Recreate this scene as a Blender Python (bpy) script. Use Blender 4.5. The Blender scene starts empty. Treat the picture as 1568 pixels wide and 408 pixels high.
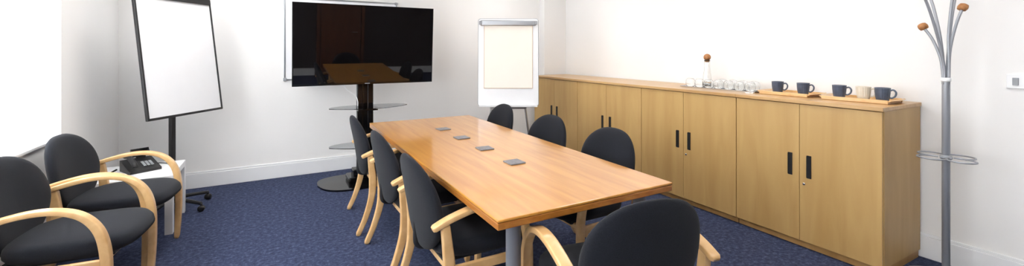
import bpy, bmesh, math, random
from mathutils import Vector, Matrix
random.seed(4)
sc = bpy.context.scene
COL = sc.collection
pi = math.pi

# ------------------------------------------------------------ materials
def lin(c):
    c = c/255.0
    return c/12.92 if c <= 0.04045 else ((c+0.055)/1.055)**2.4
def rgb(r, g, b): return (lin(r), lin(g), lin(b), 1.0)

def base_mat(name):
    m = bpy.data.materials.new(name); m.use_nodes = True
    nt = m.node_tree
    return m, nt, nt.nodes['Principled BSDF']

def plain(name, col, rough=0.5, metal=0.0, spec=0.5, var=0.06, vscale=6.0, bump=0.0, bscale=200.0, coat=0.0, sheen=0.0):
    m, nt, b = base_mat(name)
    tc = nt.nodes.new('ShaderNodeTexCoord')
    no = nt.nodes.new('ShaderNodeTexNoise'); no.inputs['Scale'].default_value = vscale
    nt.links.new(tc.outputs['Object'], no.inputs['Vector'])
    cr = nt.nodes.new('ShaderNodeValToRGB')
    lo = tuple(max(0, c*(1-var)) for c in col[:3])+(1,)
    hi = tuple(min(1, c*(1+var)) for c in col[:3])+(1,)
    cr.color_ramp.elements[0].color = lo; cr.color_ramp.elements[0].position = 0.3
    cr.color_ramp.elements[1].color = hi; cr.color_ramp.elements[1].position = 0.7
    nt.links.new(no.outputs['Fac'], cr.inputs['Fac'])
    nt.links.new(cr.outputs['Color'], b.inputs['Base Color'])
    b.inputs['Roughness'].default_value = rough
    b.inputs['Metallic'].default_value = metal
    b.inputs['Specular IOR Level'].default_value = spec
    b.inputs['Coat Weight'].default_value = coat
    b.inputs['Sheen Weight'].default_value = sheen
    if bump > 0:
        n2 = nt.nodes.new('ShaderNodeTexNoise'); n2.inputs['Scale'].default_value = bscale
        nt.links.new(tc.outputs['Object'], n2.inputs['Vector'])
        bp = nt.nodes.new('ShaderNodeBump'); bp.inputs['Strength'].default_value = bump
        bp.inputs['Distance'].default_value = 0.002
        nt.links.new(n2.outputs['Fac'], bp.inputs['Height'])
        nt.links.new(bp.outputs['Normal'], b.inputs['Normal'])
    return m

def wood(name, c1, c2, scale=(30, 2, 30), rough=0.4, coat=0.0, spec=0.5, coat_rough=0.1, big=None):
    m, nt, b = base_mat(name)
    tc = nt.nodes.new('ShaderNodeTexCoord')
    mp = nt.nodes.new('ShaderNodeMapping'); mp.inputs['Scale'].default_value = scale
    nt.links.new(tc.outputs['Object'], mp.inputs['Vector'])
    no = nt.nodes.new('ShaderNodeTexNoise'); no.inputs['Scale'].default_value = 1.0
    no.inputs['Detail'].default_value = 6; no.inputs['Distortion'].default_value = 0.6
    nt.links.new(mp.outputs['Vector'], no.inputs['Vector'])
    cr = nt.nodes.new('ShaderNodeValToRGB')
    cr.color_ramp.elements[0].color = c1; cr.color_ramp.elements[0].position = 0.3
    cr.color_ramp.elements[1].color = c2; cr.color_ramp.elements[1].position = 0.68
    nt.links.new(no.outputs['Fac'], cr.inputs['Fac'])
    nt.links.new(cr.outputs['Color'], b.inputs['Base Color'])
    b.inputs['Roughness'].default_value = rough
    b.inputs['Specular IOR Level'].default_value = spec
    b.inputs['Coat Weight'].default_value = coat
    b.inputs['Coat Roughness'].default_value = coat_rough
    return m

def carpet(name):
    m, nt, b = base_mat(name)
    tc = nt.nodes.new('ShaderNodeTexCoord')
    n1 = nt.nodes.new('ShaderNodeTexNoise'); n1.inputs['Scale'].default_value = 38; n1.inputs['Detail'].default_value = 5
    n1.inputs['Roughness'].default_value = 0.75
    nt.links.new(tc.outputs['Object'], n1.inputs['Vector'])
    cr = nt.nodes.new('ShaderNodeValToRGB')
    e = cr.color_ramp.elements
    e[0].position = 0.34; e[0].color = rgb(42, 48, 68)
    e[1].position = 0.72; e[1].color = rgb(94, 102, 130)
    k = e.new(0.52); k.color = rgb(58, 66, 93)
    nt.links.new(n1.outputs['Fac'], cr.inputs['Fac'])
    nt.links.new(cr.outputs['Color'], b.inputs['Base Color'])
    b.inputs['Roughness'].default_value = 0.95
    b.inputs['Specular IOR Level'].default_value = 0.15
    n2 = nt.nodes.new('ShaderNodeTexNoise'); n2.inputs['Scale'].default_value = 260
    nt.links.new(tc.outputs['Object'], n2.inputs['Vector'])
    bp = nt.nodes.new('ShaderNodeBump'); bp.inputs['Strength'].default_value = 0.5; bp.inputs['Distance'].default_value = 0.004
    nt.links.new(n2.outputs['Fac'], bp.inputs['Height']); nt.links.new(bp.outputs['Normal'], b.inputs['Normal'])
    return m

def glass(name, tint=(1, 1, 1, 1), rough=0.0):
    m, nt, b = base_mat(name)
    b.inputs['Base Color'].default_value = tint
    b.inputs['Transmission Weight'].default_value = 1.0
    b.inputs['Roughness'].default_value = rough
    b.inputs['IOR'].default_value = 1.45
    return m

def pane(name):
    m = bpy.data.materials.new(name); m.use_nodes = True
    nt = m.node_tree; nt.nodes.clear()
    o = nt.nodes.new('ShaderNodeOutputMaterial'); mx = nt.nodes.new('ShaderNodeMixShader')
    t = nt.nodes.new('ShaderNodeBsdfTransparent'); g = nt.nodes.new('ShaderNodeBsdfGlossy')
    g.inputs['Roughness'].default_value = 0.02; mx.inputs[0].default_value = 0.05
    nt.links.new(t.outputs[0], mx.inputs[1]); nt.links.new(g.outputs[0], mx.inputs[2]); nt.links.new(mx.outputs[0], o.inputs[0])
    return m

def whiteout_mat(name):
    m = bpy.data.materials.new(name); m.use_nodes = True
    nt = m.node_tree; nt.nodes.clear()
    o = nt.nodes.new('ShaderNodeOutputMaterial'); mx = nt.nodes.new('ShaderNodeMixShader'); mx2 = nt.nodes.new('ShaderNodeMixShader')
    t = nt.nodes.new('ShaderNodeBsdfTranslucent'); g = nt.nodes.new('ShaderNodeBsdfDiffuse'); tr = nt.nodes.new('ShaderNodeBsdfTransparent')
    t.inputs[0].default_value = (0.95, 0.95, 0.95, 1); g.inputs[0].default_value = (0.9, 0.9, 0.9, 1)
    mx.inputs[0].default_value = 0.3; mx2.inputs[0].default_value = 0.35
    nt.links.new(t.outputs[0], mx.inputs[1]); nt.links.new(g.outputs[0], mx.inputs[2])
    nt.links.new(mx.outputs[0], mx2.inputs[1]); nt.links.new(tr.outputs[0], mx2.inputs[2]); nt.links.new(mx2.outputs[0], o.inputs[0])
    return m

def emis(name, col, s):
    m, nt, b = base_mat(name)
    b.inputs['Emission Color'].default_value = col; b.inputs['Emission Strength'].default_value = s
    b.inputs['Base Color'].default_value = col
    return m

M_WALL = plain('wall_paint', rgb(240, 239, 238), 0.85, var=0.01, vscale=2, bump=0.05, bscale=120, spec=0.2)
M_WALLD = plain('wall_dark_for_reflection', rgb(66, 60, 60), 0.8, var=0.05, vscale=2, spec=0.2)  # unseen wall, coloured dark so the TV reflection stays dark
M_CEIL = plain('ceiling_paint', rgb(242, 242, 240), 0.9, var=0.01)
M_TRIM = plain('trim_gloss_white', rgb(240, 241, 243), 0.35, var=0.01)
M_CARP = carpet('carpet_blue')
M_TABLE = wood('table_veneer', rgb(190, 126, 50), rgb(212, 152, 70), (22, 1.6, 22), 0.28, coat=0.8, coat_rough=0.10)
M_TEDGE = wood('table_edge_veneer', rgb(150, 90, 34), rgb(180, 118, 50), (14, 2, 40), 0.35, coat=0.4)
M_OAK = wood('oak_door_veneer', rgb(186, 148, 90), rgb(199, 163, 104), (10, 10, 1.2), 0.42)
M_OAKT = wood('oak_top_veneer', rgb(186, 144, 92), rgb(204, 166, 112), (30, 1.5, 20), 0.35, coat=0.2)
M_OAKD = wood('oak_edge_veneer', rgb(170, 128, 74), rgb(188, 146, 92), (10, 10, 1.5), 0.45)
M_BEECH = wood('beech_wood', rgb(208, 163, 108), rgb(226, 186, 132), (14, 14, 14), 0.35, coat=0.3)
M_FAB = plain('fabric_charcoal', rgb(31, 33, 39), 0.95, var=0.22, vscale=300, bump=0.5, bscale=500, spec=0.1, sheen=0.08)
M_BLACK = plain('black_plastic', rgb(26, 26, 28), 0.45, var=0.1)
M_BLKG = plain('black_gloss', rgb(14, 14, 16), 0.12, var=0.1)
M_SCREEN = plain('screen_glass', rgb(9, 8, 9), 0.02, var=0.02, spec=1.0)
M_STEEL = plain('brushed_steel', rgb(176, 179, 184), 0.32, metal=1.0, var=0.04)
M_ALU = plain('silver_paint', rgb(160, 163, 170), 0.4, metal=0.3, var=0.03)
M_CHROME = plain('chrome', rgb(215, 216, 220), 0.1, metal=1.0, var=0.02)
M_BOARD = plain('whiteboard_enamel', rgb(236, 237, 240), 0.25, var=0.008)
M_PAPER = plain('flipchart_paper', rgb(242, 235, 226), 0.9, var=0.01)
M_PEDGE = plain('pad_binding', rgb(208, 178, 150), 0.8, var=0.04)
M_WPLAS = plain('white_plastic', rgb(238, 239, 241), 0.35, var=0.01)
M_GPLAS = plain('grey_plastic', rgb(150, 153, 158), 0.45, var=0.03)
M_SLATE = plain('slate_coaster', rgb(122, 120, 124), 0.6, var=0.15, vscale=60, bump=0.4)
M_MUG = plain('mug_glaze_blue', rgb(66, 78, 98), 0.3, var=0.18, vscale=30, coat=0.3)
M_MUGC = plain('mug_glaze_cream', rgb(214, 206, 190), 0.4, var=0.05, vscale=30)
M_CORK = wood('cork_wood', rgb(150, 96, 54), rgb(188, 132, 82), (30, 30, 30), 0.6)
M_GLASS = glass('clear_glass', (0.97, 0.98, 0.98, 1))
M_TGLASS = glass('tinted_glass', (0.45, 0.48, 0.5, 1))
M_PANE = pane('window_pane')
M_WHITEOUT = whiteout_mat('whiteout_fabric')  # for the sheet added to white out the windows
M_FILL = emis('fill_panel_glow', (1, 0.98, 0.955, 1), 7.8)  # glow of the added out-of-view fill panels
M_DOORW = wood('door_wood', rgb(90, 52, 34), rgb(112, 68, 44), (12, 12, 1.2), 0.4)

# ------------------------------------------------------------ helpers
def empty(name, loc=(0, 0, 0), rot=0.0):
    e = bpy.data.objects.new(name, None); COL.objects.link(e)
    e.location = loc; e.rotation_euler = (0, 0, rot); e.empty_display_size = 0.1
    return e

def add(name, me, mats, parent=None, smooth=False):
    o = bpy.data.objects.new(name, me); COL.objects.link(o)
    if not isinstance(mats, (list, tuple)): mats = [mats]
    if len(me.materials) == 0:
        for m in mats: me.materials.append(m)
    if smooth:
        for p in me.polygons: p.use_smooth = True
    if parent: o.parent = parent
    return o

def mesh(name, vs, fs, mats, parent=None, smooth=False):
    me = bpy.data.meshes.new(name); me.from_pydata([tuple(v) for v in vs], [], fs); me.validate()
    bm = bmesh.new(); bm.from_mesh(me); bmesh.ops.recalc_face_normals(bm, faces=bm.faces); bm.to_mesh(me); bm.free()
    return add(name, me, mats, parent, smooth)

def bm_box(bm, c, s, rot=None, bevel=0.0, seg=2, mi=0):
    r = bmesh.ops.create_cube(bm, size=1.0)
    vs = r['verts']
    bmesh.ops.scale(bm, vec=s, verts=vs)
    if bevel > 0:
        es = list({e for v in vs for e in v.link_edges})
        rr = bmesh.ops.bevel(bm, geom=es, offset=bevel, segments=seg, profile=0.5, affect='EDGES')
        vs = list({v for f in rr['faces'] for v in f.verts} | {v for v in vs if v.is_valid})
    if rot is not None: bmesh.ops.transform(bm, matrix=rot.to_4x4(), verts=vs)
    bmesh.ops.translate(bm, vec=c, verts=vs)
    for f in {f for v in vs for f in v.link_faces}: f.material_index = mi
    return vs

def boxes(name, lst, mats, parent=None):
    """lst of (cx,cy,cz,sx,sy,sz[,bevel[,mi]])"""
    bm = bmesh.new()
    for t in lst:
        bv = t[6] if len(t) > 6 else 0.0
        mi = t[7] if len(t) > 7 else 0
        bm_box(bm, t[0:3], t[3:6], bevel=bv, mi=mi)
    me = bpy.data.meshes.new(name); bm.to_mesh(me); bm.free()
    return add(name, me, mats, parent)

def span(x0, x1, y0, y1, z0, z1, *r):
    return ((x0+x1)/2, (y0+y1)/2, (z0+z1)/2, abs(x1-x0), abs(y1-y0), abs(z1-z0), *r)

def lathe(name, prof, mat, parent=None, seg=32, loc=(0, 0, 0), ribs=0, ribamp=0.0, closed=False):
    vs, fs = [], []
    n = len(prof)
    for (r, z) in prof:
        for k in range(seg):
            a = 2*pi*k/seg
            rr = r*(1+(ribamp*math.cos(ribs*a) if ribs and r > 0.02 else 0))
            vs.append((loc[0]+rr*math.cos(a), loc[1]+rr*math.sin(a), loc[2]+z))
    for i in range(n-1 if not closed else n):
        j = (i+1) % n
        for k in range(seg):
            k2 = (k+1) % seg
            fs.append((i*seg+k, i*seg+k2, j*seg+k2, j*seg+k))
    if not closed:
        fs.append(tuple(range(seg))[::-1]); fs.append(tuple((n-1)*seg+k for k in range(seg)))
    o = mesh(name, vs, fs, mat, parent, True)
    return o

def catmull(P, n=8):
    P = [Vector(p) for p in P]
    Q = [P[0]*2-P[1]]+P+[P[-1]*2-P[-2]]
    out = []
    for i in range(1, len(Q)-2):
        for k in range(n):
            t = k/n
            a, b, c, d = Q[i-1], Q[i], Q[i+1], Q[i+2]
            out.append(0.5*((2*b)+(c-a)*t+(2*a-5*b+4*c-d)*t*t+(3*b-a-3*c+d)*t**3))
    out.append(P[-1]); return out

def tube(name, pts, r, mat, parent=None, seg=12, smoothn=8, rend=None):
    P = catmull(pts, smoothn) if smoothn else [Vector(p) for p in pts]
    vs, fs = [], []
    T0 = (P[1]-P[0]).normalized()
    up = Vector((0, 0, 1)) if abs(T0.z) < 0.9 else Vector((1, 0, 0))
    N = (up-T0*up.dot(T0)).normalized()
    for i, p in enumerate(P):
        T = (P[min(i+1, len(P)-1)]-P[max(i-1, 0)]).normalized()
        N = (N-T*N.dot(T)).normalized(); B = T.cross(N)
        rr = r if rend is None else r+(rend-r)*i/(len(P)-1)
        for k in range(seg):
            a = 2*pi*k/seg
            vs.append(p+N*math.cos(a)*rr+B*math.sin(a)*rr)
    for i in range(len(P)-1):
        for k in range(seg):
            k2 = (k+1) % seg
            fs.append((i*seg+k, i*seg+k2, (i+1)*seg+k2, (i+1)*seg+k))
    fs.append(tuple(range(seg))[::-1]); fs.append(tuple((len(P)-1)*seg+k for k in range(seg)))
    return mesh(name, vs, fs, mat, parent, True)

def bentwood(name, path, y0, widths, thicks, mat, parent=None, n=8):
    """path (x,z) swept in XZ plane, rounded rectangular section (width along Y)"""
    P = catmull([(p[0], w, p[1]) for p, w in zip(path, widths)], n)   # y carries width
    Tk = catmull([(t, 0, 0) for t in thicks], n)
    vs, fs = [], []
    sec = []
    c = 0.3
    for (sx, sy) in ((1, 1), (-1, 1), (-1, -1), (1, -1)):
        a0 = {(1, 1): 0, (-1, 1): pi/2, (-1, -1): pi, (1, -1): 3*pi/2}[(sx, sy)]
        for k in range(4):
            a = a0+k*pi/6
            sec.append((sx*(1-c)+c*math.cos(a), sy*(1-c)+c*math.sin(a)))
    m = len(sec)
    for i, p in enumerate(P):
        q = P[min(i+1, len(P)-1)]; o = P[max(i-1, 0)]
        T = Vector((q.x-o.x, 0, q.z-o.z)).normalized(); N = Vector((-T.z, 0, T.x))
        w = p.y/2; t = Tk[i].x/2
        e = 0.7 if i in (0, len(P)-1) else 1
        for (a, b) in sec:
            vs.append(Vector((p.x, y0+a*w*e, p.z))+N*b*t*e)
    for i in range(len(P)-1):
        for k in range(m):
            k2 = (k+1) % m
            fs.append((i*m+k, i*m+k2, (i+1)*m+k2, (i+1)*m+k))
    fs.append(tuple(range(m))[::-1]); fs.append(tuple((len(P)-1)*m+k for k in range(m)))
    return mesh(name, vs, fs, mat, parent, True)

def instance(src, name, loc, rot):
    e = empty(name, loc, rot)
    for ch in src.children:
        o = bpy.data.objects.new(ch.name.split('.')[0], ch.data); COL.objects.link(o)
        o.parent = e; o.matrix_local = ch.matrix_local.copy()
    return e

# ------------------------------------------------------------ room shell
XL, XR, YB, YF, H = -1.30, 3.85, 5.35, -1.30, 2.60
boxes('floor', [span(XL-0.2, XR+0.2, YF-0.2, YB+0.2, -0.1, 0.0)], M_CARP)
boxes('ceiling', [span(XL-0.2, XR+0.2, YF-0.2, YB+0.2, H, H+0.1)], M_CEIL)
boxes('wall_back', [span(XL-0.2, XR+0.2, YB, YB+0.2, 0, H)], M_WALL)
boxes('wall_right', [span(XR, XR+0.2, YF, YB, 0, H)], M_WALL)
boxes('wall_front', [span(XL-0.2, XR+0.2, YF-0.2, YF, 0, H)], M_WALLD)
W1, W2 = (2.15, 4.11), (-0.7, 1.5)
SILL, HEAD = 0.80, 2.42
boxes('wall_left', [span(XL-0.2, XL, YF, YB, 0, SILL), span(XL-0.2, XL, YF, YB, HEAD, H),
                    span(XL-0.2, XL, W1[1], YB, SILL, HEAD), span(XL-0.2, XL, W2[1], W1[0], SILL, HEAD),
                    span(XL-0.2, XL, YF, W2[0], SILL, HEAD)], M_WALL)
boxes('trim_1', [span(3.46, XR, 5.22, YB, 0, H)], M_WALL)
bh = 0.165
boxes('baseboard_back', [span(XL, 3.46, YB-0.02, YB, 0, bh-0.02, 0.003), span(XL, 3.46, YB-0.014, YB, bh-0.02, bh, 0.004)], M_TRIM)
boxes('baseboard_right', [span(XR-0.02, XR, YF, 5.2, 0, bh-0.02, 0.003), span(XR-0.014, XR, YF, 5.2, bh-0.02, bh, 0.004)], M_TRIM)
boxes('baseboard_left', [span(XL, XL+0.02, YF, YB-0.02, 0, bh, 0.003)], M_TRIM)
boxes('baseboard_front', [span(XL, 0.9, YF, YF+0.02, 0, bh, 0.003), span(2.0, XR, YF, YF+0.02, 0, bh, 0.003)], M_TRIM)

for i, (a, b) in enumerate((W1, W2)):
    e = empty('window_%d' % (i+1))
    x0, x1 = XL-0.19, XL-0.13
    f = 0.05; mid = a+(b-a)*0.5
    boxes('frame', [span(x0, x1, a, a+f, SILL, HEAD, 0.004), span(x0, x1, b-f, b, SILL, HEAD, 0.004),
                    span(x0, x1, a, b, SILL, SILL+f, 0.004), span(x0, x1, a, b, HEAD-f, HEAD, 0.004),
                    span(x0, x1, mid-0.03, mid+0.03, SILL, HEAD, 0.004)], M_TRIM, e)
    boxes('pane', [span(XL-0.163, XL-0.157, a+f, mid-0.03, SILL+f, HEAD-f), span(XL-0.163, XL-0.157, mid+0.03, b-f, SILL+f, HEAD-f)], M_PANE, e)
    boxes('sill', [span(XL-0.13, XL+0.02, a, b, SILL-0.012, SILL+0.008, 0.004)], M_TRIM, e)
    mesh('whiteout_sheet', [(XL-0.012, a+0.002, SILL+0.01), (XL-0.012, b-0.002, SILL+0.01), (XL-0.012, b-0.002, HEAD-0.03), (XL-0.012, a+0.002, HEAD-0.03)], [(0, 1, 2, 3)], M_WHITEOUT, e)  # added translucent sheet: opening reads as blown-out white, frame hidden
    boxes('whiteout_headrail', [span(XL-0.04, XL-0.005, a+0.002, b-0.002, HEAD-0.04, HEAD-0.002, 0.004)], M_TRIM, e)  # rail for the added sheet

e = empty('door_1')
boxes('leaf', [span(1.02, 1.88, YF+0.005, YF+0.045, 0.005, 2.04, 0.003)], M_DOORW, e)
boxes('architrave', [span(0.93, 1.0, YF, YF+0.05, 0, 2.12, 0.004), span(1.9, 1.97, YF, YF+0.05, 0, 2.12, 0.004),
                     span(0.93, 1.97, YF, YF+0.05, 2.06, 2.13, 0.004)], M_DOORW, e)
tube('handle', [(1.8, YF+0.05, 1.02), (1.8, YF+0.1, 1.02), (1.78, YF+0.105, 1.02), (1.68, YF+0.105, 1.02)], 0.009, M_STEEL, e)

for (x, y) in ((-0.2, 0.4), (-0.2, 2.3), (-0.2, 4.2), (2.6, 0.4), (2.6, 2.3), (2.6, 4.2)):
    e = empty('ceiling_fill_panel', (x, y, H))  # out-of-view glowing panels added to raise the room's ambient light
    boxes('housing', [(0, -0.605, -0.015, 0.62, 0.02, 0.03), (0, 0.605, -0.015, 0.62, 0.02, 0.03),
                      (-0.305, 0, -0.015, 0.02, 1.2, 0.03), (0.305, 0, -0.015, 0.02, 1.2, 0.03)], M_TRIM, e)
    boxes('fill_glow', [(0, 0, -0.01, 0.59, 1.19, 0.012)], M_FILL, e)

# ------------------------------------------------------------ conference table
T = empty('conference_table')
tx0, tx1, ty0, ty1, tz = 0.765, 1.765, 1.485, 4.08, 0.73
boxes('top', [span(tx0, tx1, ty0, ty1, tz-0.012, tz, 0.004)], M_TABLE, T)
boxes('edge_band', [span(tx0+0.001, tx1-0.001, ty0+0.001, ty1-0.001, tz-0.043, tz-0.0125, 0.005)], M_TEDGE, T)
boxes('underframe', [span(0.88, 0.92, 1.6, 3.96, 0.672, 0.688), span(1.63, 1.67, 1.6, 3.96, 0.672, 0.688),
                     span(0.92, 1.63, 1.6, 1.64, 0.672, 0.688), span(0.92, 1.63, 3.92, 3.96, 0.672, 0.688)], M_ALU, T)
for i, (x, y) in enumerate(((0.90, 1.60), (1.65, 1.60), (1.23, 3.93), (1.35, 3.93))):
    lathe('leg_%d' % (i+1), [(0.03, 0), (0.036, 0.004), (0.036, 0.02), (0.033, 0.024), (0.033, 0.67), (0.05, 0.672), (0.05, 0.686)], M_ALU, T, 32, (x, y, 0))

# ------------------------------------------------------------ chair (faces local +X)
def make_chair(loc, rot):
    C = empty('meeting_chair', loc, rot)
    # seat
    prof = [(0.0, 0.395), (0.86, 0.395), (0.95, 0.402), (0.995, 0.42), (1.0, 0.44), (0.985, 0.46), (0.94, 0.474), (0.85, 0.482), (0.6, 0.487), (0.3, 0.489), (0.0, 0.490)]
    seg = 48; vs, fs = [], []
    for (s, z) in prof:
        s = max(s, 0.002)
        for k in range(seg):
            a = 2*pi*k/seg; n = 3.2
            ca, sa = math.cos(a), math.sin(a)
            x = 0.262*s*math.copysign(abs(ca)**(2/n), ca); y = 0.262*s*math.copysign(abs(sa)**(2/n), sa)
            y *= 1+0.03*x/0.245
            zz = z-0.018*max(0, (x-0.12)/0.12)**2 * (1 if z > 0.43 else 0)
            vs.append((x+0.030, y, zz))
    for i in range(len(prof)-1):
        for k in range(seg):
            k2 = (k+1) % seg
            fs.append((i*seg+k, i*seg+k2, (i+1)*seg+k2, (i+1)*seg+k))
    fs.append(tuple(range(seg))[::-1]); fs.append(tuple((len(prof)-1)*seg+k for k in range(seg)))
    mesh('seat', vs, fs, M_FAB, C, True)
    boxes('seat_pan', [(0.01, 0, 0.388, 0.42, 0.42, 0.02, 0.006)], M_BLACK, C)
    # back pad
    vs, fs = [], []
    rings = [0.02, 0.3, 0.55, 0.75, 0.88, 0.95, 0.985, 1.0]
    seq = [(r, 1) for r in rings]+[(r, -1) for r in rings[-2::-1]]
    seg = 56
    for (r, side) in seq:
        for k in range(seg):
            a = 2*pi*k/seg; n = 2.35
            ca, sa = math.cos(a), math.sin(a)
            y = math.copysign(abs(ca)**(2/n), ca); z = math.copysign(abs(sa)**(2/n), sa)
            y *= 0.262*(1-0.20*max(0, -z)**1.3-0.02*max(0, z))
            y *= r; z = z*0.24*r
            th = 0.036*(1-r**6)**0.5 if r < 1 else 0.0
            xx = -0.262-0.17*z+0.50*y*y-0.25*z*z
            vs.append((xx+side*th, y, 0.628+z))
    for i in range(len(seq)-1):
        for k in range(seg):
            k2 = (k+1) % seg
            fs.append((i*seg+k, i*seg+k2, (i+1)*seg+k2, (i+1)*seg+k))
    fs.append(tuple(range(seg))[::-1]); fs.append(tuple((len(seq)-1)*seg+k for k in range(seg)))
    mesh('backrest', vs, fs, M_FAB, C, True)
    tube('back_bracket', [(-0.10, 0, 0.385), (-0.2, 0, 0.382), (-0.262, 0, 0.40), (-0.27, 0, 0.47), (-0.265, 0, 0.56)], 0.016, M_BLACK, C)
    for nm, sy in (('left', 1), ('right', -1)):
        y = sy*0.302
        bentwood('arm_frame_'+nm,
                 [(-0.285, 0.590), (-0.20, 0.622), (-0.07, 0.652), (0.04, 0.652), (0.13, 0.618), (0.19, 0.545), (0.217, 0.44), (0.222, 0.30), (0.218, 0.14), (0.21, 0.0)],
                 y, [0.046, 0.048, 0.05, 0.05, 0.046, 0.042, 0.04, 0.04, 0.038, 0.034],
                 [0.024, 0.026, 0.026, 0.026, 0.03, 0.036, 0.04, 0.04, 0.036, 0.03], M_BEECH, C)
        bentwood('rear_leg_'+nm,
                 [(-0.225, 0.605), (-0.215, 0.52), (-0.205, 0.40), (-0.215, 0.27), (-0.26, 0.12), (-0.315, 0.0)],
                 y, [0.034]*6, [0.04, 0.045, 0.052, 0.046, 0.038, 0.032], M_BEECH, C)
        boxes('side_rail_'+nm, [(0.005, sy*0.290, 0.372, 0.42, 0.022, 0.045, 0.005)], M_BEECH, C)
    boxes('cross_rail_front', [(0.19, 0, 0.372, 0.022, 0.58, 0.03, 0.004)], M_BEECH, C)
    boxes('cross_rail_rear', [(-0.19, 0, 0.372, 0.022, 0.58, 0.03, 0.004)], M_BEECH, C)
    return C

d2r = math.radians
CH = make_chair((0.905, 2.15, 0), 0.0)
for (x, y, a) in ((0.895, 2.90, 1), (0.87, 3.66, -2), (1.73, 2.21, 180), (1.70, 2.90, 181), (1.70, 3.74, 179),
                  (1.25, 1.385, 79), (-0.90, 3.05, -5), (-0.88, 3.71, -6)):
    instance(CH, 'meeting_chair', (x, y, 0), d2r(a))

# ------------------------------------------------------------ cupboards
ys = [1.165, 2.113, 3.131, 4.177, 5.17]
xf, ctop = 3.256, 1.05
for i in range(4):
    a, b = ys[i], ys[i+1]
    e = empty('storage_cupboard')
    boxes('carcass', [span(xf+0.022, XR-0.025, a, a+0.02, 0.05, ctop-0.025), span(xf+0.022, XR-0.025, b-0.02, b-0.0005, 0.05, ctop-0.025),
                      span(XR-0.04, XR-0.025, a+0.02, b-0.02, 0.05, ctop-0.025), span(xf+0.022, XR-0.04, a+0.02, b-0.02, 0.05, 0.07),
                      span(xf+0.022, XR-0.04, a+0.02, b-0.02, 0.5, 0.52)], M_OAK, e)
    boxes('plinth', [span(xf+0.035, XR-0.04, a+0.005, b-0.005, 0.0, 0.05)], M_OAKD, e)
    boxes('top', [span(xf-0.012, XR-0.02, a-0.006 if i == 0 else a+0.0005, b-0.0005, ctop-0.025, ctop, 0.003)], M_OAKT, e)
    m = (a+b)/2
    for nm, p, q, s in (('door_right', a+0.003, m-0.0015, -1), ('door_left', m+0.0015, b-0.003, 1)):
        boxes(nm, [span(xf, xf+0.02, p, q, 0.053, ctop-0.030, 0.002)], M_OAK, e)
        hy = m+s*0.062
        boxes('handle_'+nm[5:], [span(xf-0.004, xf+0.001, hy-0.015, hy+0.015, 0.505, 0.665, 0.002),
                                 span(xf-0.007, xf-0.003, hy-0.015, hy-0.011, 0.51, 0.66, 0.001), span(xf-0.007, xf-0.003, hy+0.011, hy+0.015, 0.51, 0.66, 0.001)], M_BLACK, e)
    lk = lathe('lock', [(0.009, 0), (0.009, 0.004), (0.006, 0.006), (0.001, 0.006)], M_CHROME, e, 20)
    lk.rotation_euler = (0, -pi/2, 0); lk.location = (xf+0.0, m-0.03, 0.46)

# ------------------------------------------------------------ TV on stand
S = empty('television_stand')
sx = 0.85
boxes('column', [span(sx-0.085, sx-0.02, 4.76, 4.82, 0.03, 1.6, 0.01), span(sx+0.02, sx+0.085, 4.76, 4.82, 0.03, 1.6, 0.01),
                 span(sx-0.03, sx+0.03, 4.77, 4.81, 0.03, 1.6)], M_BLKG, S)
def plate(name, cx, cy, z, w, d, t, mat, parent, taper=0.6, ypow=2.6):
    vs, fs = [], []; seg = 48
    for zz in (z, z+t):
        for k in range(seg):
            a = 2*pi*k/seg; ca, sa = math.cos(a), math.sin(a)
            x = w/2*math.copysign(abs(ca)**(2/ypow), ca); y = d/2*math.copysign(abs(sa)**(2/ypow), sa)
            if sa < 0: x *= 1-(1-taper)*abs(y)/(d/2)
            vs.append((cx+x, cy+y, zz))
    for k in range(seg):
        fs.append((k, (k+1) % seg, seg+(k+1) % seg, seg+k))
    fs.append(tuple(range(seg))[::-1]); fs.append(tuple(seg+k for k in range(seg)))
    return mesh(name, vs, fs, mat, parent)
plate('base_plate', sx, 4.76, 0.0, 0.94, 0.58, 0.018, M_BLKG, S, 0.85, 3.5)
boxes('base_foot', [(sx, 4.79, 0.045, 0.36, 0.24, 0.055, 0.012), (sx, 4.79, 0.10, 0.26, 0.14, 0.08, 0.012)], M_BLKG, S)
plate('glass_shelf_upper', sx+0.03, 4.68, 0.80, 0.80, 0.36, 0.008, M_TGLASS, S, 0.5)
plate('glass_shelf_lower', sx+0.03, 4.68, 0.40, 0.80, 0.36, 0.008, M_TGLASS, S, 0.5)
for nm, z in (('upper', 0.772), ('lower', 0.372)):
    boxes('shelf_bracket_'+nm, [span(sx-0.10, sx+0.10, 4.60, 4.78, z, z+0.027, 0.004)], M_BLKG, S)
boxes('mount_arm', [span(sx-0.25, sx+0.25, 4.745, 4.765, 1.3, 1.6, 0.004)], M_BLACK, S)
tube('cable', [(0.62, 4.72, 1.06), (0.66, 4.73, 0.99), (0.74, 4.74, 0.93), (0.765, 4.73, 0.87), (0.765, 4.72, 0.81)], 0.004, M_WPLAS, S)
# television: local frame, origin at screen centre, facing local -Y
V = empty('television', (0.856, 4.65, 1.462)); V.rotation_euler = (d2r(4.0), 0, d2r(0.5))
boxes('housing', [span(-0.70, 0.70, 0.012, 0.045, -0.405, 0.405, 0.006)], M_BLACK, V)
boxes('bezel', [span(-0.712, 0.712, 0.0, 0.014, -0.417, 0.417, 0.003)], M_BLKG, V)
boxes('screen', [span(-0.70, 0.70, -0.0015, 0.0015, -0.395, 0.406)], M_SCREEN, V)
boxes('logo_strip', [span(-0.025, 0.025, -0.002, 0.001, -0.411, -0.404)], M_GPLAS, V)
boxes('mount_plate', [span(-0.2, 0.2, 0.044, 0.085, -0.15, 0.15, 0.004)], M_BLACK, V)

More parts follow.
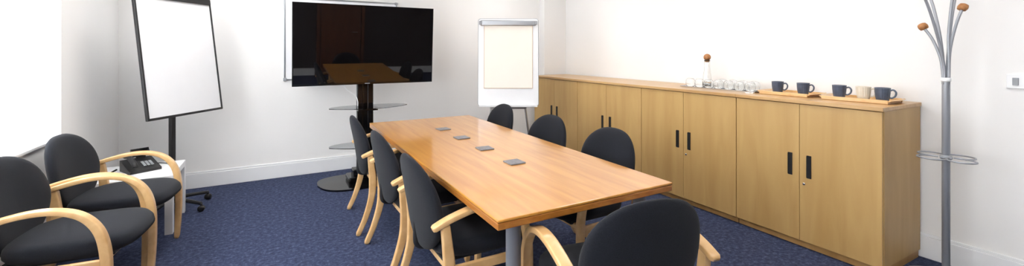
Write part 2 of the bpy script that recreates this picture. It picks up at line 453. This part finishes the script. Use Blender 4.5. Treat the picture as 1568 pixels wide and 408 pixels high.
# wall whiteboard
B = empty('wall_whiteboard')
bx0, bx1, bz0, bz1 = 0.085, 1.335, 1.07, 2.0
boxes('panel', [span(bx0+0.01, bx1-0.01, YB-0.014, YB-0.001, bz0+0.01, bz1-0.01)], M_BOARD, B)
boxes('frame', [span(bx0, bx0+0.018, YB-0.02, YB-0.001, bz0, bz1, 0.002), span(bx1-0.018, bx1, YB-0.02, YB-0.001, bz0, bz1, 0.002),
                span(bx0, bx1, YB-0.02, YB-0.001, bz0, bz0+0.018, 0.002), span(bx0, bx1, YB-0.02, YB-0.001, bz1-0.018, bz1, 0.002)], M_STEEL, B)
boxes('corner_caps', [(x, YB-0.0115, z, 0.035, 0.022, 0.035, 0.004) for x in (bx0+0.012, bx1-0.012) for z in (bz0+0.012, bz1-0.012)], M_GPLAS, B)
boxes('pen_tray', [span(0.3, 0.7, YB-0.07, YB-0.02, bz0-0.004, bz0+0.006, 0.002)], M_STEEL, B)

# ------------------------------------------------------------ mobile easel (left)
E1 = empty('mobile_flipchart_easel', (-0.79, 4.72, 0), math.atan2(-0.583, 0.812))
lean = math.atan(0.13)
def leaned(o, off):
    o.rotation_euler = (0, -lean, 0); o.location = off
wE, hE = 0.742, 1.04
off = (0.155, 0.0, 0.845)
leaned(boxes('board', [span(-0.006, 0.006, -wE/2, wE/2, 0, hE)], M_BOARD, E1), off)
fr = 0.014
leaned(boxes('board_frame', [span(-0.012, 0.011, -wE/2-0.004, -wE/2+fr, -0.004, hE, 0.003), span(-0.012, 0.011, wE/2-fr, wE/2+0.004, -0.004, hE, 0.003),
                             span(-0.012, 0.011, -wE/2, wE/2, -0.006, fr, 0.003), span(-0.012, 0.011, -wE/2, wE/2, hE-fr, hE+0.004, 0.003)], M_BLACK, E1), off)
leaned(boxes('paper_clamp', [span(0.005, 0.026, -wE/2+0.05, wE/2-0.01, hE-0.04, hE+0.012, 0.005)], M_BLACK, E1), off)
leaned(boxes('pen_ledge', [span(0.008, 0.03, 0.15, 0.3, -0.004, 0.006, 0.002), span(0.008, 0.02, -0.3, -0.27, 0.0, 0.012, 0.002), span(0.008, 0.02, 0.27, 0.3, 0.0, 0.012, 0.002)], M_BLACK, E1), off)
boxes('column', [(0, 0, 0.75, 0.035, 0.045, 1.3, 0.008)], M_BLACK, E1)
tube('tilt_bracket', [(0.0, 0, 1.38), (0.03, 0, 1.40), (0.075, 0, 1.41)], 0.02, M_BLACK, E1)
tube('lower_bracket', [(0.0, 0, 1.0), (0.06, 0, 1.0), (0.125, 0, 1.0)], 0.014, M_BLACK, E1)
lathe('hub', [(0.03, 0.06), (0.045, 0.065), (0.045, 0.1), (0.032, 0.125), (0.028, 0.2)], M_BLACK, E1, 24)
for k in range(5):
    a = 2*pi*k/5+d2r(70)
    c, s = math.cos(a), math.sin(a)
    tube('foot_%d' % (k+1), [(c*0.03, s*0.03, 0.095), (c*0.12, s*0.12, 0.09), (c*0.29, s*0.29, 0.07)], 0.02, M_BLACK, E1, rend=0.014)
    w = lathe('castor_%d' % (k+1), [(0.01, -0.022), (0.024, -0.02), (0.027, -0.012), (0.027, 0.012), (0.024, 0.02), (0.01, 0.022)], M_BLACK, E1, 20)
    w.rotation_euler = (pi/2, 0, a+0.5); w.location = (c*0.29, s*0.29, 0.027)
    tube('castor_stem_%d' % (k+1), [(c*0.29, s*0.29, 0.075), (c*0.29, s*0.29, 0.04)], 0.01, M_BLACK, E1, smoothn=1)

# ------------------------------------------------------------ tripod flipchart
E2 = empty('flipchart_easel', (2.33, 4.26, 0), math.atan2(-0.873, -0.4875))
wF, hF = 0.70, 1.01
l2 = math.atan(0.06)
def lean2(o, off=(0.0, 0.0, 0.765)):
    o.rotation_euler = (0, -l2, 0); o.location = off
def rrect(name, x0, x1, w, z0, z1, r, mat, parent):
    pts = []
    for (cy, cz, a0) in ((w/2-r, z1-r, 0), (-w/2+r, z1-r, pi/2), (-w/2+r, z0+r, pi), (w/2-r, z0+r, 3*pi/2)):
        for k in range(7):
            a = a0+k*pi/12; pts.append((cy+r*math.cos(a), cz+r*math.sin(a)))
    n = len(pts); vs = [(x0, p[0], p[1]) for p in pts]+[(x1, p[0], p[1]) for p in pts]
    fs = [(k, (k+1) % n, n+(k+1) % n, n+k) for k in range(n)]+[tuple(range(n))[::-1], tuple(n+k for k in range(n))]
    return mesh(name, vs, fs, mat, parent)
lean2(rrect('board_rim', -0.012, 0.004, wF, 0, hF, 0.03, M_GPLAS, E2))
lean2(rrect('board', -0.008, 0.007, wF-0.012, 0.006, hF-0.006, 0.026, M_BOARD, E2))
lean2(boxes('paper_pad', [span(0.008, 0.015, -0.275, 0.275, 0.21, hF-0.07)], M_PAPER, E2))
lean2(boxes('pad_edge', [span(0.0075, 0.0142, -0.280, 0.280, 0.204, hF-0.07)], M_PEDGE, E2))
lean2(boxes('clamp_bar', [span(0.008, 0.04, -0.32, 0.32, hF-0.085, hF-0.022, 0.008)], M_STEEL, E2))
lean2(boxes('clamp_knobs', [span(0.03, 0.05, -0.335, -0.30, hF-0.075, hF-0.03, 0.006), span(0.03, 0.05, 0.30, 0.335, hF-0.075, hF-0.03, 0.006)], M_GPLAS, E2))
lean2(boxes('pen_tray', [span(0.0, 0.06, -0.33, 0.33, -0.006, 0.008, 0.003), span(0.055, 0.06, -0.33, 0.33, 0.0, 0.02, 0.001)], M_WPLAS, E2))
tube('leg_left', [(-0.105, 0.10, 1.6), (-0.06, 0.20, 0.7), (-0.02, 0.30, 0.012)], 0.012, M_STEEL, E2, smoothn=4)
tube('leg_right', [(-0.105, -0.10, 1.6), (-0.06, -0.20, 0.7), (-0.02, -0.30, 0.012)], 0.012, M_STEEL, E2, smoothn=4)
tube('leg_rear', [(-0.13, 0.0, 1.6), (-0.28, 0.0, 0.8), (-0.42, 0, 0.012)], 0.012, M_STEEL, E2, smoothn=4)
boxes('leg_joint', [(-0.105, 0, 1.6, 0.07, 0.26, 0.05, 0.008)], M_GPLAS, E2)
boxes('leg_brace', [(-0.045, 0, 0.74, 0.03, 0.42, 0.02, 0.003)], M_STEEL, E2)

# ------------------------------------------------------------ side table + phone
ST = empty('side_table')
boxes('top', [span(-1.23, -0.68, 4.085, 4.62, 0.40, 0.45, 0.003)], M_WPLAS, ST)
boxes('legs', [(x, y, 0.2, 0.05, 0.05, 0.4, 0.002) for x in (-1.205, -0.705) for y in (4.11, 4.595)], M_WPLAS, ST)
P = empty('desk_phone', (-0.93, 4.38, 0.45), d2r(-60))
vs = [(-0.1, -0.1, 0), (0.1, -0.1, 0), (0.1, 0.1, 0), (-0.1, 0.1, 0), (-0.1, -0.1, 0.085), (0.1, -0.1, 0.02), (0.1, 0.1, 0.02), (-0.1, 0.1, 0.085)]
mesh('body', vs, [(0, 1, 2, 3), (4, 5, 6, 7), (0, 1, 5, 4), (1, 2, 6, 5), (2, 3, 7, 6), (3, 0, 4, 7)], M_BLACK, P)
sc1 = boxes('display', [(0, 0, 0, 0.07, 0.12, 0.012, 0.003)], M_BLKG, P); sc1.location = (-0.1, 0.03, 0.125); sc1.rotation_euler = (0, 0.9, 0)
boxes('display_neck', [(-0.092, 0.03, 0.09, 0.015, 0.06, 0.05)], M_BLACK, P)
kb = boxes('keypad', [(ix*0.02, iy*0.024, 0.004, 0.014, 0.018, 0.006, 0.002) for ix in range(-1, 3) for iy in range(-1, 2)], M_GPLAS, P)
kb.location = (0.01, 0.035, 0.052); kb.rotation_euler = (0, math.atan(0.065/0.2), 0)
tube('handset', [(-0.09, -0.065, 0.105), (-0.075, -0.065, 0.125), (0.0, -0.065, 0.105), (0.075, -0.065, 0.075), (0.09, -0.065, 0.05)], 0.018, M_BLACK, P)
tube('cord', [(0.09, -0.08, 0.03), (0.13, -0.13, 0.008), (0.10, -0.17, 0.008), (0.02, -0.15, 0.008), (-0.05, -0.17, 0.008), (-0.09, -0.12, 0.02)], 0.006, M_BLACK, P)
tube('network_cable', [(-0.1, 0.05, 0.02), (-0.14, 0.09, 0.006), (-0.12, 0.16, 0.006), (-0.04, 0.19, 0.006), (0.05, 0.18, 0.006)], 0.004, M_BLACK, P)

# ------------------------------------------------------------ coasters
for i, y in enumerate((2.21, 2.62, 3.03, 3.44)):
    o = boxes('coaster', [(0, 0, 0.004, 0.1, 0.1, 0.008, 0.002)], M_SLATE)
    o.location = (1.25, y, tz); o.rotation_euler = (0, 0, d2r((2, -3, 1, 4)[i]))

# ------------------------------------------------------------ things on cupboards
Z0 = ctop
G = empty('glass_tray')
plate('tray_base', 3.56, 2.44, Z0, 0.26, 0.74, 0.006, M_CHROME, G, 1.0, 8)
boxes('tray_rim', [span(3.43, 3.437, 2.08, 2.80, Z0+0.004, Z0+0.014, 0.002), span(3.683, 3.69, 2.08, 2.80, Z0+0.004, Z0+0.014, 0.002),
                   span(3.437, 3.683, 2.073, 2.08, Z0+0.004, Z0+0.014, 0.002), span(3.437, 3.683, 2.80, 2.807, Z0+0.004, Z0+0.014, 0.002)], M_CHROME, G)
gme = None
for (x, y) in [(3.49, 2.14+k*0.098) for k in range(7)]+[(3.60, 2.17+k*0.1) for k in range(4)]:
    if gme is None:
        g = lathe('drinking_glass', [(0.033, 0.0), (0.041, 0.02), (0.044, 0.04), (0.041, 0.062), (0.030, 0.078), (0.012, 0.082), (0.0005, 0.082),
                                     (0.0005, 0.079), (0.012, 0.079), (0.028, 0.075), (0.0395, 0.06), (0.0425, 0.04), (0.0395, 0.02), (0.0315, 0.0)], M_GLASS, None, 28, closed=True)
        gme = g.data
    else:
        g = add('drinking_glass', gme, M_GLASS)
    g.location = (x, y, Z0+0.0065)
K = empty('carafe', (3.63, 2.65, Z0+0.0065))
lathe('bottle', [(0.001, 0.0), (0.036, 0.0), (0.038, 0.004), (0.038, 0.08), (0.034, 0.12), (0.028, 0.155), (0.026, 0.19), (0.026, 0.245), (0.029, 0.252), (0.027, 0.254),
                 (0.0235, 0.245), (0.0235, 0.19), (0.0255, 0.155), (0.0315, 0.12), (0.0355, 0.08), (0.0355, 0.008), (0.001, 0.006)], M_GLASS, K, 32, closed=False)
lathe('stopper_ball', [(0.001, 0.236), (0.02, 0.237), (0.02, 0.262)]+[(0.033*math.sin(pi*t), 0.282-0.033*math.cos(pi*t)) for t in [0.25, 0.35, 0.45, 0.55, 0.65, 0.75, 0.85, 0.93, 0.99]], M_CORK, K, 28)

def wood_tray(cx, cy, lx, ly, rot):
    W = empty('wooden_tray', (cx, cy, Z0), rot)
    boxes('base', [(0, 0, 0.006, lx-0.01, ly-0.06, 0.010, 0.002)], M_BEECH, W)
    boxes('long_rims', [(-lx/2, 0, 0.014, 0.012, ly-0.05, 0.026, 0.004), (lx/2, 0, 0.014, 0.012, ly-0.05, 0.026, 0.004)], M_BEECH, W)
    for nm, s in (('end', -1), ('end', 1)):
        vs, fs = [], []
        n = 12
        for k in range(n+1):
            t = k/n*2-1; x = t*(lx/2)
            ou = 0.015*(1-t*t)
            for (dy, z) in ((-0.035, 0.002), (-0.035, 0.010), (-0.005+ou, 0.030), (ou+0.003, 0.024)):
                vs.append((x, s*(ly/2-0.01+dy*1.0)+0, z))
        for k in range(n):
            for j in range(4):
                fs.append((k*4+j, k*4+(j+1) % 4, (k+1)*4+(j+1) % 4, (k+1)*4+j))
        fs.append((0, 1, 2, 3)); fs.append((n*4+3, n*4+2, n*4+1, n*4))
        mesh('end_handle', vs, fs, M_BEECH, W)
    return W
wood_tray(3.58, 1.865, 0.24, 0.41, d2r(0))
wood_tray(3.58, 1.405, 0.24, 0.43, d2r(2))

def mug(loc, rot, mat, name='coffee_mug'):
    m = empty(name, loc, rot)
    lathe('body', [(0.001, 0), (0.028, 0), (0.032, 0.004), (0.038, 0.03), (0.041, 0.06), (0.042, 0.084), (0.043, 0.09), (0.0405, 0.091), (0.038, 0.084), (0.037, 0.05), (0.032, 0.012), (0.001, 0.008)], mat, m, 96, ribs=20, ribamp=0.018)
    tube('handle', [(0.037, 0, 0.072), (0.055, 0, 0.078), (0.068, 0, 0.062), (0.064, 0, 0.038), (0.048, 0, 0.024), (0.036, 0, 0.026)], 0.0055, mat, m)
for (x, y, mt) in ((3.56, 1.955, M_MUG), (3.56, 1.765, M_MUG), (3.56, 1.525, M_MUG), (3.57, 1.385, M_MUGC), (3.56, 1.275, M_MUG)):
    mug((x, y, Z0+0.0115), d2r(-75), mt)

# ------------------------------------------------------------ coat stand
K = empty('coat_stand', (3.50, 0.95, 0))
lathe('base', [(0.001, 0), (0.195, 0), (0.20, 0.006), (0.198, 0.014), (0.16, 0.026), (0.06, 0.038), (0.03, 0.045), (0.020, 0.06)], M_GPLAS, K, 56)
lathe('pole', [(0.0185, 0.04), (0.0185, 1.235), (0.0185, 1.24)], M_ALU, K, 28)
lathe('collar', [(0.02, 1.215), (0.023, 1.22), (0.023, 1.235), (0.02, 1.24)], M_WPLAS, K, 28)
lathe('collar_low', [(0.019, 0.75), (0.025, 0.752), (0.025, 0.775), (0.019, 0.777)], M_GPLAS, K, 28)
right = math.atan2(-0.4875, 0.8731)
arms = [(right+pi+0.15, 0.25, 1.86, 1), (right+pi-0.9, 0.10, 1.55, 0), (right+pi/2, 0.14, 1.84, 1), (right-pi/2+0.3, 0.05, 1.86, 1), (right-0.2, 0.085, 1.66, 0), (right+0.35, 0.15, 1.86, 1)]
for i, (a, R, zt, tall) in enumerate(arms):
    c, s = math.cos(a), math.sin(a)
    h = zt-1.23
    pts = [(c*0.012, s*0.012, 1.2), (c*0.014, s*0.014, 1.23+h*0.12), (c*R*0.25, s*R*0.25, 1.23+h*0.42), (c*R*0.58, s*R*0.58, 1.23+h*0.75), (c*R, s*R, zt)]
    tube('arm_%d' % (i+1), pts, 0.0075, M_ALU, K, 12)
    b = lathe('knob_%d' % (i+1), [(0.012, -0.02), (0.02, -0.018), (0.024, -0.006), (0.024, 0.004), (0.02, 0.016), (0.01, 0.021), (0.001, 0.022)], M_CORK, K, 24)
    b.location = (c*R, s*R, zt); b.rotation_euler = (0, 0.5, a)
def hook(name, cx, cy, r, z, a0, a1):
    pts = [(cx+r*math.cos(a0+(a1-a0)*k/20), cy+r*math.sin(a0+(a1-a0)*k/20), z) for k in range(21)]
    tube(name, pts, 0.0045, M_ALU, K, 10, smoothn=2)
for i, a in enumerate((right, right+pi/2, right+pi, right-pi/2)):
    c, s = math.cos(a), math.sin(a)
    hook('umbrella_ring_%d' % (i+1), c*0.088, s*0.088, 0.062, 0.763, a+pi+0.3, a+pi+2*pi-1.0)
    tube('ring_stem_%d' % (i+1), [(c*0.018, s*0.018, 0.763), (c*0.035, s*0.035-0.0, 0.763)], 0.005, M_ALU, K, 10, smoothn=1)

# wall controls
w = empty('light_switch')
boxes('plate', [span(XR-0.012, XR, 0.66, 0.78, 1.175, 1.26, 0.003)], M_WPLAS, w)
boxes('rockers', [span(XR-0.018, XR-0.01, 0.68, 0.705, 1.195, 1.24, 0.002), span(XR-0.018, XR-0.01, 0.73, 0.755, 1.195, 1.24, 0.002)], M_GPLAS, w)

# ------------------------------------------------------------ world, camera
W = bpy.data.worlds.new('overcast_sky'); sc.world = W; W.use_nodes = True
bg = W.node_tree.nodes['Background']; bg.inputs['Color'].default_value = (0.95, 0.98, 1.0, 1); bg.inputs['Strength'].default_value = 11.5

cam = bpy.data.cameras.new('camera'); co = bpy.data.objects.new('camera', cam); COL.objects.link(co)
co.location = (0, 0, 1.4); co.rotation_euler = (pi/2, 0, -math.radians(29.18))
cam.sensor_fit = 'HORIZONTAL'; cam.sensor_width = 36; cam.lens = 36*650/1568.0
cam.shift_y = -0.0804; cam.clip_start = 0.02
sc.camera = co
sc.view_settings.view_transform = 'Standard'
sc.view_settings.look = 'None'
sc.view_settings.exposure = 0.0
